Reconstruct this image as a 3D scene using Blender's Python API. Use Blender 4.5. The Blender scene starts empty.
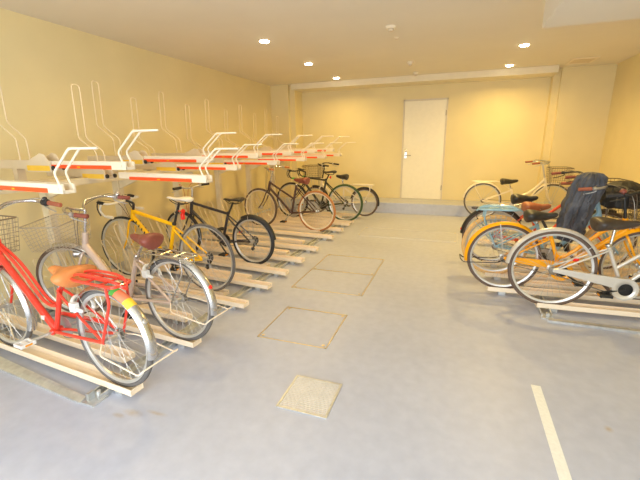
import bpy, math, random
from mathutils import Vector, Matrix
random.seed(7)
C = bpy.context.scene.collection
PI = math.pi
rad = math.radians

# ------------------------------------------------------------------ materials
def lin(c):
    return tuple((x/12.92 if x <= .04045 else ((x+.055)/1.055)**2.4) for x in c)

def mat(name, rgb, rough=.5, metal=0., noise=0., nscale=12., bump=0., bscale=60., emit=0., coat=0.):
    m = bpy.data.materials.new(name); m.use_nodes = True
    nt = m.node_tree; b = nt.nodes['Principled BSDF']
    col = (*rgb, 1)
    b.inputs['Base Color'].default_value = col
    b.inputs['Roughness'].default_value = rough
    b.inputs['Metallic'].default_value = metal
    if coat: b.inputs['Coat Weight'].default_value = coat
    tc = nt.nodes.new('ShaderNodeTexCoord')
    if noise:
        n = nt.nodes.new('ShaderNodeTexNoise'); n.inputs['Scale'].default_value = nscale; n.inputs['Detail'].default_value = 4
        r = nt.nodes.new('ShaderNodeMapRange')
        r.inputs['From Min'].default_value = .3; r.inputs['From Max'].default_value = .7
        r.inputs['To Min'].default_value = 1-noise; r.inputs['To Max'].default_value = 1+noise
        mx = nt.nodes.new('ShaderNodeMix'); mx.data_type = 'RGBA'; mx.blend_type = 'MULTIPLY'
        mx.inputs[0].default_value = 1; mx.inputs[6].default_value = col
        nt.links.new(tc.outputs['Object'], n.inputs['Vector']); nt.links.new(n.outputs['Fac'], r.inputs['Value'])
        nt.links.new(r.outputs[0], mx.inputs[7]); nt.links.new(mx.outputs[2], b.inputs['Base Color'])
    if bump:
        n2 = nt.nodes.new('ShaderNodeTexNoise'); n2.inputs['Scale'].default_value = bscale
        bp = nt.nodes.new('ShaderNodeBump'); bp.inputs['Strength'].default_value = bump; bp.inputs['Distance'].default_value = .01
        nt.links.new(tc.outputs['Object'], n2.inputs['Vector']); nt.links.new(n2.outputs['Fac'], bp.inputs['Height'])
        nt.links.new(bp.outputs[0], b.inputs['Normal'])
    if emit:
        b.inputs['Emission Color'].default_value = (1, .86, .62, 1); b.inputs['Emission Strength'].default_value = emit
    return m

M = {
 'wall': mat('wall_paint', (.78,.665,.375), .75, noise=.03, nscale=2, bump=.05, bscale=200),
 'ceiling': mat('ceiling_paint', (.78,.72,.61), .8, noise=.02, nscale=1.5),
 'trim': mat('trim_paint', (.80,.72,.53), .5, noise=.02),
 'door': mat('door_paint', (.88,.81,.60), .42, noise=.02),
 'doorframe': mat('door_frame_paint', (.70,.62,.48), .5, noise=.02),
 'white_line': mat('road_paint', (.82,.82,.76), .6, noise=.05, nscale=60),
 'brass': mat('brass_trim', (.74,.60,.33), .32, .7, noise=.1, nscale=40),
 'galv': mat('galvanised_steel', (.62,.63,.62), .42, .75, noise=.12, nscale=25),
 'grate': mat('grate_metal', (.66,.66,.66), .4, .2, noise=.06),
 'cream': mat('cream_powder_coat', (.88,.74,.56), .42, noise=.03, nscale=10),
 'white_coat': mat('white_powder_coat', (.81,.71,.54), .38, noise=.02),
 'guard_coat': mat('guard_powder_coat', (.72,.59,.38), .45, noise=.02),
 'post_coat': mat('post_powder_coat', (.72,.62,.43), .5, noise=.03),
 'grey_coat': mat('grey_powder_coat', (.70,.58,.41), .5, noise=.03),
 'red_stripe': mat('red_tape', (.95,.085,.012), .45, noise=.05),
 'yellow_label': mat('yellow_sticker', (.88,.55,.05), .5, noise=.05),
 'black': mat('black_plastic', (.018,.017,.016), .5, noise=.1),
 'rubber': mat('tyre_rubber', (.030,.028,.027), .8, noise=.15, nscale=40),
 'greyrubber': mat('grey_tyre', (.13,.118,.108), .8, noise=.12, nscale=40),
 'brownrubber': mat('dark_brown_tyre', (.13,.085,.06), .8, noise=.12, nscale=40),
 'tanrubber': mat('tan_tyre', (.46,.19,.06), .75, noise=.1, nscale=40),
 'creamrubber': mat('cream_tyre', (.76,.47,.18), .75, noise=.08, nscale=40),
 'greenrubber': mat('green_tyre', (.045,.085,.028), .75, noise=.1, nscale=40),
 'chrome': mat('polished_metal', (.60,.585,.56), .22, .95, noise=.04),
 'alu': mat('brushed_aluminium', (.58,.57,.55), .35, .8, noise=.05),
 'rimsilver': mat('rim_aluminium', (.64,.63,.60), .34, .6, noise=.04),
 'rimdark': mat('dark_rim', (.25,.22,.18), .4, .6, noise=.05),
 'spoke': mat('steel_spoke', (.60,.58,.54), .4, .6, noise=.04),
 'red': mat('red_frame_paint', (.78,.045,.022), .28, coat=.5, noise=.03),
 'champagne': mat('champagne_frame_paint', (.62,.48,.39), .3, .25, coat=.5, noise=.03),
 'yellow': mat('yellow_frame_paint', (.98,.54,.0), .34, coat=.2, noise=.03),
 'orange': mat('orange_frame_paint', (.98,.41,.0), .34, coat=.2, noise=.03),
 'blackframe': mat('black_frame_paint', (.022,.022,.035), .3, coat=.5, noise=.05),
 'plum': mat('dark_plum_frame_paint', (.075,.035,.032), .3, coat=.5, noise=.05),
 'olive': mat('dark_green_frame_paint', (.035,.037,.024), .35, coat=.4, noise=.05),
 'ivory': mat('ivory_frame_paint', (.85,.75,.56), .3, coat=.4, noise=.02),
 'skyblue': mat('sky_blue_frame_paint', (.30,.50,.60), .32, coat=.4, noise=.03),
 'vermilion': mat('vermilion_frame_paint', (.82,.09,.02), .3, coat=.4, noise=.03),
 'silverframe': mat('silver_frame_paint', (.68,.64,.58), .3, .4, coat=.4, noise=.03),
 'tanleather': mat('tan_leather', (.66,.24,.07), .42, noise=.12, nscale=25, bump=.1),
 'midleather': mat('chestnut_leather', (.40,.125,.045), .42, noise=.12, nscale=25, bump=.1),
 'brownleather': mat('brown_leather', (.24,.062,.04), .4, noise=.12, nscale=25, bump=.1),
 'blackleather': mat('black_saddle_vinyl', (.030,.027,.022), .42, noise=.12, nscale=25, bump=.1),
 'darkbrownsaddle': mat('dark_brown_saddle_vinyl', (.055,.04,.03), .42, noise=.12, nscale=25, bump=.1),
 'whiteleather': mat('white_saddle_vinyl', (.82,.76,.64), .45, noise=.05),
 'browngrip': mat('brown_grip', (.34,.10,.05), .6, noise=.1, nscale=40),
 'blackgrip': mat('black_grip', (.03,.026,.024), .7, noise=.1, nscale=40),
 'reflector': mat('red_reflector', (.85,.03,.02), .2, noise=.05, nscale=90),
 'amber': mat('amber_reflector', (.9,.35,.02), .2, noise=.05),
 'greentape': mat('green_tape', (.10,.50,.08), .5, noise=.03),
 'orangetape': mat('orange_tape', (.92,.24,.12), .5, noise=.03),
 'yellowtape': mat('yellow_tape', (.95,.62,.05), .5, noise=.03),
 'whitepl': mat('white_plastic', (.80,.79,.75), .45, noise=.02),
 'wire': mat('wire_basket_steel', (.52,.46,.38), .4, .55, noise=.05),
 'midwire': mat('brown_wire_basket', (.24,.18,.13), .45, .4, noise=.05),
 'darkwire': mat('dark_wire_basket', (.09,.06,.04), .5, .3, noise=.05),
 'redcable': mat('red_cable', (.45,.05,.04), .5, noise=.03),
 'navy': mat('navy_cloth', (.085,.088,.10), .7, noise=.3, nscale=9, bump=.5, bscale=30),
 'blackcloth': mat('black_cloth', (.022,.02,.016), .6, noise=.2, nscale=12, bump=.2, bscale=40),
 'lamp': mat('lamp_lens', (1,.95,.85), .5, emit=30.),
 'stripeblack': mat('black_decal', (.02,.02,.02), .5, noise=.03),
}

# the floor: blue-grey painted concrete with faint wear, darker scuffs and two rusty stains
def floor_mat(name='epoxy_floor', stain=True):
    m = bpy.data.materials.new(name); m.use_nodes = True
    nt = m.node_tree; b = nt.nodes['Principled BSDF']; N = nt.nodes.new; L = nt.links.new
    tc = N('ShaderNodeTexCoord')
    n1 = N('ShaderNodeTexNoise'); n1.inputs['Scale'].default_value = .9; n1.inputs['Detail'].default_value = 5
    n2 = N('ShaderNodeTexNoise'); n2.inputs['Scale'].default_value = 14; n2.inputs['Detail'].default_value = 6
    L(tc.outputs['Object'], n1.inputs['Vector']); L(tc.outputs['Object'], n2.inputs['Vector'])
    add = N('ShaderNodeMath'); add.operation = 'ADD'; L(n1.outputs['Fac'], add.inputs[0]); L(n2.outputs['Fac'], add.inputs[1])
    r = N('ShaderNodeValToRGB'); r.color_ramp.elements[0].position = .35; r.color_ramp.elements[1].position = .68
    r.color_ramp.elements[0].color = (.43,.455,.55,1); r.color_ramp.elements[1].color = (.52,.545,.645,1)
    hm = N('ShaderNodeMath'); hm.operation = 'MULTIPLY'; hm.inputs[1].default_value = .5; L(add.outputs[0], hm.inputs[0])
    L(hm.outputs[0], r.inputs[0]); last = r.outputs[0]
    if stain:
        for (cx, cy, rx, ry) in ((-1.58,1.29,.075,.03), (-1.45,1.33,.08,.018), (-1.64,1.25,.05,.02), (.83,1.98,.025,.03)):
            mp = N('ShaderNodeMapping'); mp.vector_type = 'POINT'
            mp.inputs['Location'].default_value = (-cx/rx, -cy/ry, 0); mp.inputs['Scale'].default_value = (1/rx, 1/ry, 0)
            L(tc.outputs['Object'], mp.inputs['Vector'])
            ln = N('ShaderNodeVectorMath'); ln.operation = 'LENGTH'; L(mp.outputs[0], ln.inputs[0])
            mr = N('ShaderNodeMapRange'); mr.inputs['From Min'].default_value = 1; mr.inputs['From Max'].default_value = 0
            L(ln.outputs['Value'], mr.inputs['Value'])
            n3 = N('ShaderNodeTexNoise'); n3.inputs['Scale'].default_value = 30; L(tc.outputs['Object'], n3.inputs['Vector'])
            mu = N('ShaderNodeMath'); mu.operation = 'MULTIPLY'; L(mr.outputs[0], mu.inputs[0]); L(n3.outputs['Fac'], mu.inputs[1])
            mx = N('ShaderNodeMix'); mx.data_type = 'RGBA'; L(mu.outputs[0], mx.inputs[0]); L(last, mx.inputs[6])
            mx.inputs[7].default_value = (.40,.27,.10,1); last = mx.outputs[2]
    L(last, b.inputs['Base Color'])
    rr = N('ShaderNodeMapRange'); rr.inputs['To Min'].default_value = .34; rr.inputs['To Max'].default_value = .5
    L(n1.outputs['Fac'], rr.inputs['Value']); L(rr.outputs[0], b.inputs['Roughness'])
    bp = N('ShaderNodeBump'); bp.inputs['Strength'].default_value = .06; L(n2.outputs['Fac'], bp.inputs['Height']); L(bp.outputs[0], b.inputs['Normal'])
    return m
M['floor'] = floor_mat(); M['step'] = floor_mat('epoxy_step', False)

# ------------------------------------------------------------------ mesh helper
class MB:
    def __init__(s): s.v = []; s.f = []; s.mi = []; s.cur = 0; s.xf = None
    def add(s, vs, fs):
        o = len(s.v)
        s.v += [tuple(s.xf(Vector(p))) if s.xf else tuple(p) for p in vs]
        s.f += [tuple(i+o for i in f) for f in fs]; s.mi += [s.cur]*len(fs); return s
    def box(s, a, b):
        (x0,y0,z0),(x1,y1,z1) = a, b
        v = [(x0,y0,z0),(x1,y0,z0),(x1,y1,z0),(x0,y1,z0),(x0,y0,z1),(x1,y0,z1),(x1,y1,z1),(x0,y1,z1)]
        return s.add(v, [(0,3,2,1),(4,5,6,7),(0,1,5,4),(1,2,6,5),(2,3,7,6),(3,0,4,7)])
    def tube(s, pts, r, n=8, closed=False, r2=None):
        P = [Vector(p) for p in pts]; k = len(P)
        if k < 2: return s
        T = []
        for i in range(k):
            if closed: t = P[(i+1) % k]-P[i-1]
            else: t = P[min(i+1,k-1)]-P[max(i-1,0)]
            T.append(t.normalized() if t.length > 1e-9 else Vector((0,0,1)))
        a = Vector((0,0,1)) if abs(T[0].z) < .9 else Vector((0,1,0))
        nrm = T[0].cross(a).normalized(); vs = []
        for i in range(k):
            nrm = (nrm - T[i]*nrm.dot(T[i]))
            nrm = nrm.normalized() if nrm.length > 1e-6 else T[i].orthogonal().normalized()
            bn = T[i].cross(nrm)
            ri = r if r2 is None else r+(r2-r)*i/(k-1)
            for j in range(n):
                an = 2*PI*j/n; vs.append(P[i]+nrm*(math.cos(an)*ri)+bn*(math.sin(an)*ri))
        fs = []
        for i in range(k if closed else k-1):
            i2 = (i+1) % k
            for j in range(n): fs.append((i*n+j, i*n+(j+1)%n, i2*n+(j+1)%n, i2*n+j))
        if not closed: fs += [tuple(range(n))[::-1], tuple((k-1)*n+j for j in range(n))]
        return s.add(vs, fs)
    def lathe(s, c, axis, prof, n=24):
        # prof: list of (r, h) along axis from c
        ax = Vector(axis).normalized(); u = ax.orthogonal().normalized(); w = ax.cross(u); c = Vector(c); vs = []
        for (r, h) in prof:
            for j in range(n):
                a = 2*PI*j/n; vs.append(c+ax*h+u*(r*math.cos(a))+w*(r*math.sin(a)))
        fs = []
        for i in range(len(prof)-1):
            for j in range(n): fs.append((i*n+j, i*n+(j+1)%n, (i+1)*n+(j+1)%n, (i+1)*n+j))
        fs += [tuple(range(n))[::-1], tuple((len(prof)-1)*n+j for j in range(n))]
        return s.add(vs, fs)
    def ringprof(s, c, prof, n=64, a0=0., a1=None):
        # profile (r, v) closed, swept round the axle (local Y axis) in the XZ plane
        c = Vector(c); full = a1 is None; k = len(prof); vs = []
        m = n if full else n+1
        for i in range(m):
            a = 2*PI*i/n if full else a0+(a1-a0)*i/n
            for (r, v) in prof: vs.append(c+Vector((r*math.cos(a), v, r*math.sin(a))))
        fs = []
        for i in range(n):
            i2 = (i+1) % m
            for j in range(k): fs.append((i*k+j, i*k+(j+1)%k, i2*k+(j+1)%k, i2*k+j))
        if not full: fs += [tuple(range(k)), tuple(n*k+j for j in range(k))[::-1]]
        return s.add(vs, fs)
    def loft(s, rings, cap=True):
        k = len(rings[0]); vs = [p for r in rings for p in r]; fs = []
        for i in range(len(rings)-1):
            for j in range(k): fs.append((i*k+j, i*k+(j+1)%k, (i+1)*k+(j+1)%k, (i+1)*k+j))
        if cap: fs += [tuple(range(k))[::-1], tuple((len(rings)-1)*k+j for j in range(k))]
        return s.add(vs, fs)
    def prism(s, poly, h0, h1, axis='y'):
        # polygon in XZ extruded along Y (or in XY along Z)
        n = len(poly)
        if axis == 'y': vs = [(x,h0,z) for x,z in poly]+[(x,h1,z) for x,z in poly]
        else: vs = [(x,y,h0) for x,y in poly]+[(x,y,h1) for x,y in poly]
        fs = [tuple(range(n)), tuple(range(2*n-1,n-1,-1))]+[(i,(i+1)%n+0,(i+1)%n+n,i+n)[::-1] for i in range(n)]
        return s.add(vs, fs)
    def obj(s, name, mats, parent=None, smooth=True, bevel=0.):
        me = bpy.data.meshes.new(name); me.from_pydata(s.v, [], s.f)
        if not isinstance(mats, (list, tuple)): mats = [mats]
        for m in mats: me.materials.append(m)
        me.polygons.foreach_set('material_index', s.mi)
        me.update()
        import bmesh
        bm = bmesh.new(); bm.from_mesh(me); bmesh.ops.recalc_face_normals(bm, faces=bm.faces); bm.to_mesh(me); bm.free()
        o = bpy.data.objects.new(name, me); C.objects.link(o)
        if parent: o.parent = parent
        if smooth:
            me.polygons.foreach_set('use_smooth', [True]*len(me.polygons))
            me.set_sharp_from_angle(angle=rad(40))
        if bevel:
            b = o.modifiers.new('bevel', 'BEVEL'); b.width = bevel; b.segments = 2; b.limit_method = 'ANGLE'
        return o

def thing(name, label, cat, loc=(0,0,0), rz=0., group=None):
    o = bpy.data.objects.new(name, None); C.objects.link(o); o.empty_display_size = .1
    o.location = loc; o.rotation_euler = (0,0,rz); o['label'] = label; o['category'] = cat
    if group: o['group'] = group
    return o
def tag(o, label, cat, group=None, kind=None):
    if label: o['label'] = label
    if cat: o['category'] = cat
    if group: o['group'] = group
    if kind: o['kind'] = kind
    return o
def struct(o): o['kind'] = 'structure'; return o

def smooth_path(P, seg=6, closed=False):
    # Catmull-Rom through the points
    P = [Vector(p) for p in P]; n = len(P); out = []
    rng = range(n if closed else n-1)
    for i in rng:
        if closed: a,b,c,d = P[i-1],P[i],P[(i+1)%n],P[(i+2)%n]
        else: a,b,c,d = P[max(i-1,0)],P[i],P[i+1],P[min(i+2,n-1)]
        for k in range(seg):
            t = k/seg
            out.append(.5*((2*b)+(c-a)*t+(2*a-5*b+4*c-d)*t*t+(3*b-a-3*c+d)*t**3))
    if not closed: out.append(P[-1])
    return out
def round_path(P, r=.02, seg=4, closed=False):
    # polyline with filleted corners
    P = [Vector(p) for p in P]; n = len(P); out = []
    for i in range(n):
        if not closed and i in (0, n-1): out.append(P[i]); continue
        a, b, c = P[i-1], P[i], P[(i+1) % n]
        d1 = (a-b); d2 = (c-b); q = min(r, d1.length*.49, d2.length*.49)
        s0 = b+d1.normalized()*q; s1 = b+d2.normalized()*q
        for k in range(seg+1):
            t = k/seg; out.append(s0*(1-t)**2+b*2*t*(1-t)+s1*t*t)
    return out

# ------------------------------------------------------------------ room
XL, XR, YB, H, YF = -3.906, 2.42, 8.275, 2.625, -1.35
SH, SY = .217, 7.58
struct(MB().box((XL-.2,YF-.1,-.15),(XR+.2,YB+.2,0)).obj('floor', M['floor'], smooth=False))
struct(MB().box((XL-.2,YF,H),(XR+.2,YB+.2,H+.15)).obj('ceiling', M['ceiling'], smooth=False))
struct(MB().box((XL-.15,YF,0),(XL,YB+.2,H)).obj('wall_left', M['wall'], smooth=False))
struct(MB().box((XR,YF,0),(XR+.15,YB+.2,H)).obj('wall_right', M['wall'], smooth=False))
struct(MB().box((XL,YB,0),(XR,YB+.15,H)).obj('wall_back', M['wall'], smooth=False))
struct(MB().box((XL,YF-.15,0),(-2.5,YF,H)).box((1.5,YF-.15,0),(XR,YF,H)).box((-2.5,YF-.15,2.3),(1.5,YF,H)).obj('wall_front', M['wall'], smooth=False))
# pilasters either side of the back wall recess and the header across it
struct(MB().box((XL,7.78,0),(-3.49,YB,H)).box((-3.49,7.86,0),(-3.37,YB,H)).obj('wall_pilaster_left', M['wall'], smooth=False))
struct(MB().box((1.63,8.03,0),(XR,YB,H)).box((1.516,8.10,0),(1.63,YB,H)).obj('wall_pilaster_right', M['wall'], smooth=False))
struct(MB().box((-3.40,7.74,2.515),(1.516,YB,H)).obj('trim_1', M['trim'], smooth=False))
# lowered ceiling box near the entrance
struct(MB().box((.545,-.9,2.25),(XR,3.555,H)).obj('ceiling_soffit', M['ceiling'], smooth=False))
# step along the back wall
struct(MB().box((XL,SY,0),(XR,YB,SH)).obj('trim_2', M['step'], smooth=False, bevel=.006))

# door in the back wall
d = thing('door_1', 'plain cream flush door with lever handle on the step at the back wall', 'door', (-.666,YB,SH)); d['kind'] = 'structure'
w2 = .409
MB().box((-w2,-.012,.004),(w2,.02,2.0)).obj('door_leaf', M['door'], d, smooth=False, bevel=.002)
MB().box((-w2-.03,-.022,0),(-w2-.004,.02,2.03)).box((w2+.004,-.022,0),(w2+.03,.02,2.03)).box((-w2-.03,-.022,2.004),(w2+.03,.02,2.034)).obj('door_frame', M['doorframe'], d, smooth=False)
mb = MB().box((-w2+.035,-.02,.86),(-w2+.075,-.012,.98)); mb.tube(round_path([(-w2+.055,-.015,.92),(-w2+.055,-.06,.92),(-w2+.17,-.06,.915)],.015), .009)
mb.obj('door_handle', M['chrome'], d)
MB().lathe((-w2+.055,-.012,1.02),(0,-1,0),[(.022,0),(.022,.01),(.012,.016)],16).obj('door_lock', M['chrome'], d)
for z in (.25, 1.75): MB().tube([(w2+.002,-.022,z-.05),(w2+.002,-.022,z+.05)],.008).obj('door_hinge', M['chrome'], d)

# downlights
LAMP = []
def downlight(x, y, label, e=1.):
    t = thing('downlight', label, 'ceiling light', (x,y,H), 0, 'ceiling downlights')
    MB().lathe((0,0,0),(0,0,-1),[(.060,.0),(.068,.0),(.072,.004),(.069,.008),(.061,.008),(.060,.002)],32).obj('trim_ring', M['white_coat'], t)
    MB().lathe((0,0,-.001),(0,0,-1),[(.0595,0),(.0595,.009),(.052,.016),(.035,.020)],32).obj('lamp_lens', M['lamp'], t)
    l = bpy.data.lights.new('downlight_bulb', 'AREA'); l.shape = 'DISK'; l.size = .11; l.energy = 16*e; l.color = (1,.68,.205); l.spread = rad(155)
    lo = bpy.data.objects.new('downlight_bulb', l); C.objects.link(lo); lo.location = (x,y,H-.024)
    return t
downlight(-2.28, 4.44, 'lit downlight nearest the viewer in the left ceiling row', .85)
downlight(-2.28, 5.90, 'middle lit downlight of the left ceiling row', .85)
downlight(-2.28, 7.36, 'farthest lit downlight of the left ceiling row by the back wall', .95)
downlight(.73, 5.93, 'nearer of the two lit downlights in the right ceiling row', 1.35)
downlight(.72, 7.38, 'farther of the two lit downlights in the right ceiling row', 1.35)
downlight(.80, 4.47, 'lit downlight hidden beside the lowered ceiling box', 1.3)
downlight(-2.28, 2.78, 'lit downlight above the first upper bike trays, left row', .6)

# small ceiling fittings
def fitting(name, x, y, r, h, label, cat):
    t = thing(name, label, cat, (x,y,H))
    MB().lathe((0,0,.004),(0,0,-1),[(r,0),(r,h*.35),(r*.8,h*.6)],24).obj('base', M['white_coat'], t)
    MB().lathe((0,0,-h*.6),(0,0,-1),[(r*.55,0),(r*.5,h*.3),(r*.2,h*.4)],20).obj('sensor', M['grey_coat'], t)
fitting('smoke_detector', -.764, 4.46, .06, .05, 'white smoke detector, largest of the row of fittings on the ceiling', 'smoke detector')
fitting('ceiling_sensor', -.772, 4.93, .032, .02, 'small flat sensor just beyond the smoke detector on the ceiling', 'sensor')
fitting('sprinkler_head', -.783, 6.45, .05, .06, 'third small white fitting from the viewer on the ceiling', 'sprinkler')
fitting('sprinkler_head', -.802, 7.45, .05, .06, 'white ceiling fitting closest to the back wall header', 'sprinkler')
v = thing('ceiling_vent', 'white square ceiling hatch above the right pilaster', 'vent', (1.765,7.46,H))
MB().box((-.18,-.23,-.012),(.18,-.19,0)).box((-.18,.19,-.012),(.18,.23,0)).box((-.18,-.19,-.012),(-.14,.19,0)).box((.14,-.19,-.012),(.18,.19,0)).obj('vent_frame', M['white_coat'], v, smooth=False, bevel=.003)
MB().box((-.14,-.19,-.006),(.14,.19,-.001)).obj('vent_panel', M['grey_coat'], v, smooth=False)

# floor marks and covers
tag(MB().box((.522,-.6,0),(.574,2.254,.002)).obj('painted_line', M['white_line'], smooth=False), 'white painted line on the floor in the right foreground', 'floor marking')
def hatch(x0, x1, ys, label, e=.0032, tm='brass'):
    t = thing('floor_hatch', label, 'floor hatch', ((x0+x1)/2, ys[0], 0)); cx = (x0+x1)/2
    for a, b in zip(ys[:-1], ys[1:]):
        MB().box((x0-cx+.012,a-ys[0]+.012,0),(x1-cx-.012,b-ys[0]-.012,.003)).obj('cover_plate', M['step'], t, smooth=False)
    mb = MB().box((x0-cx-e,-e,0),(x0-cx+e,ys[-1]-ys[0]+e,.005)).box((x1-cx-e,-e,0),(x1-cx+e,ys[-1]-ys[0]+e,.005))
    for y in ys: mb.box((x0-cx-e,y-ys[0]-e,0),(x1-cx+e,y-ys[0]+e,.005))
    mb.obj('edge_trim', M[tm], t, smooth=False)
    for y in ys:
        for x in (x0-cx+.03, x1-cx-.03):
            q = y-ys[0]; q = q+.03 if y != ys[-1] else q-.03
            MB().lathe((x,q,.002),(0,0,1),[(.012,0),(.012,.004),(.006,.005)],14).obj('lifting_bolt', M['brass'], t)
hatch(-1.33, -.78, [2.249,2.802], 'square floor hatch with brass edges, nearest the viewer')
hatch(-1.49, -.757, [3.245,3.84,4.44], 'double floor hatch with brass edges beside the middle trays')
hatch(-1.385, .1, [5.56,6.15], 'long faint floor hatch with brass edge farthest from the viewer', .003, 'grate')
g = thing('drain_grate', 'cream slatted drain grate set in the floor in front', 'drain', (-.702,1.738,0))
MB().box((-.15,-.152,0),(-.138,.152,.006)).box((.138,-.152,0),(.15,.152,.006)).box((-.138,-.152,0),(.138,-.142,.006)).box((-.138,.142,0),(.138,.152,.006)).obj('grate_frame', M['galv'], g, smooth=False)
mb = MB()
for i in range(19):
    y = -.136+i*.0151
    mb.box((-.137,y-.0045,.001),(.137,y+.0045,.005))
for x in (-.047,.047): mb.box((x-.003,-.14,.001),(x+.003,.14,.006))
mb.obj('slats', M['grate'], g, smooth=False)
MB().box((-.137,-.141,0),(.137,.141,.0012)).obj('drain_pit', M['grey_coat'], g, smooth=False)

# ------------------------------------------------------------------ racks
def low_tray(x, y, ang, length, label, group, side):
    # local +x runs from the aisle end towards the wall
    t = thing('bicycle_tray', label, 'bike tray', (x,y,0), ang, group)
    z0 = .035
    prof = [(-.045,.0),(.045,.0),(.045,.042),(.038,.042),(.035,.010),(-.035,.010),(-.038,.042),(-.045,.042)]
    r0 = [(0,a,z0+b) for a,b in prof]; r1 = [(length,a,z0+b) for a,b in prof]
    MB().loft([r0,r1]).obj('channel', M['cream'], t, smooth=False, bevel=.003)
    MB().box((.002,-.038,z0+.002),(.010,.038,z0+.036)).obj('end_stop', M['cream'], t, smooth=False, bevel=.002)
    # bent wire hoop that holds the front wheel
    b = length-.62
    P = [(b,-.045,z0+.03),(b+.02,-.045,z0+.22),(b+.20,-.04,z0+.62),(b+.20,.04,z0+.62),(b+.02,.045,z0+.22),(b,.045,z0+.03)]
    MB().tube(round_path(P,.035,5), .0048, 6).obj('wheel_hoop', M['guard_coat'], t)
    P = [(b+.34,-.04,z0+.03),(b+.34,-.04,z0+.30),(b+.44,-.035,z0+.44),(b+.44,.035,z0+.44),(b+.34,.04,z0+.30),(b+.34,.04,z0+.03)]
    MB().tube(round_path(P,.03,5), .0048, 6).obj('wheel_stop', M['guard_coat'], t)
    for fx in (.10, length-.2): MB().box((fx,-.03,.0),(fx+.06,.03,z0)).obj('foot', M['galv'], t, smooth=False)
    return t
ANGL = PI-.085            # the left trays run towards the left wall, turned a little
ORD = ['first','second','third','fourth','fifth','sixth','seventh','eighth','ninth','tenth','eleventh','twelfth']
longs = [1.40,1.95,2.63,3.085,3.50,3.956,4.47,5.14,5.64,6.08,6.32,6.89]
for i, y in enumerate(longs):
    lab = {0:'long lower tray under the red bicycle', 1:'long lower tray under the champagne bicycle',
           10:'long lower tray under the green-tyred bicycle', 11:'farthest long lower tray, under the small bicycle'}.get(i,
           'empty long lower tray on the left, %s counting from the viewer' % ORD[i])
    low_tray(-1.65, y, ANGL, 1.95, lab, 'long lower trays on the left', -1)
shorts = [1.645,2.25,2.79,3.226,3.65,4.20,4.74,5.44,5.86,6.62]
for i, y in enumerate(shorts):
    lab = {2:'short lower tray under the yellow road bicycle', 4:'short lower tray under the black bicycle',
           7:'short lower tray under the tan-tyred bicycle'}.get(i, 'empty short set-back lower tray on the left, %s counting from the viewer' % ORD[i])
    low_tray(-1.96, y, ANGL, 1.65, lab, 'short lower trays on the left', -1)
ANGR = .05
for i, (x, y, lab) in enumerate([
   (.74,3.43,'set-back lower tray under the silver bicycle on the right'),
   (.37,3.70,'lower tray under the orange bicycle on the right'),
   (.72,3.93,'empty set-back lower tray behind the orange bicycle'),
   (.37,4.12,'lower tray under the pale blue bicycle on the right'),
   (.66,4.36,'empty set-back lower tray behind the pale blue bicycle'),
   (.37,4.55,'lower tray under the vermilion bicycle on the right'),
   (.72,5.05,'empty lower tray behind the vermilion bicycle'),
   (.37,5.50,'empty lower tray in the middle of the right rack'),
   (.72,6.40,'empty lower tray in front of the ivory bicycle'),
   (.40,7.32,'lower tray under the ivory bicycle at the back right')]):
    low_tray(x, y, ANGR, XR-x-.15, lab, 'lower trays on the right', 1)

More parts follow.
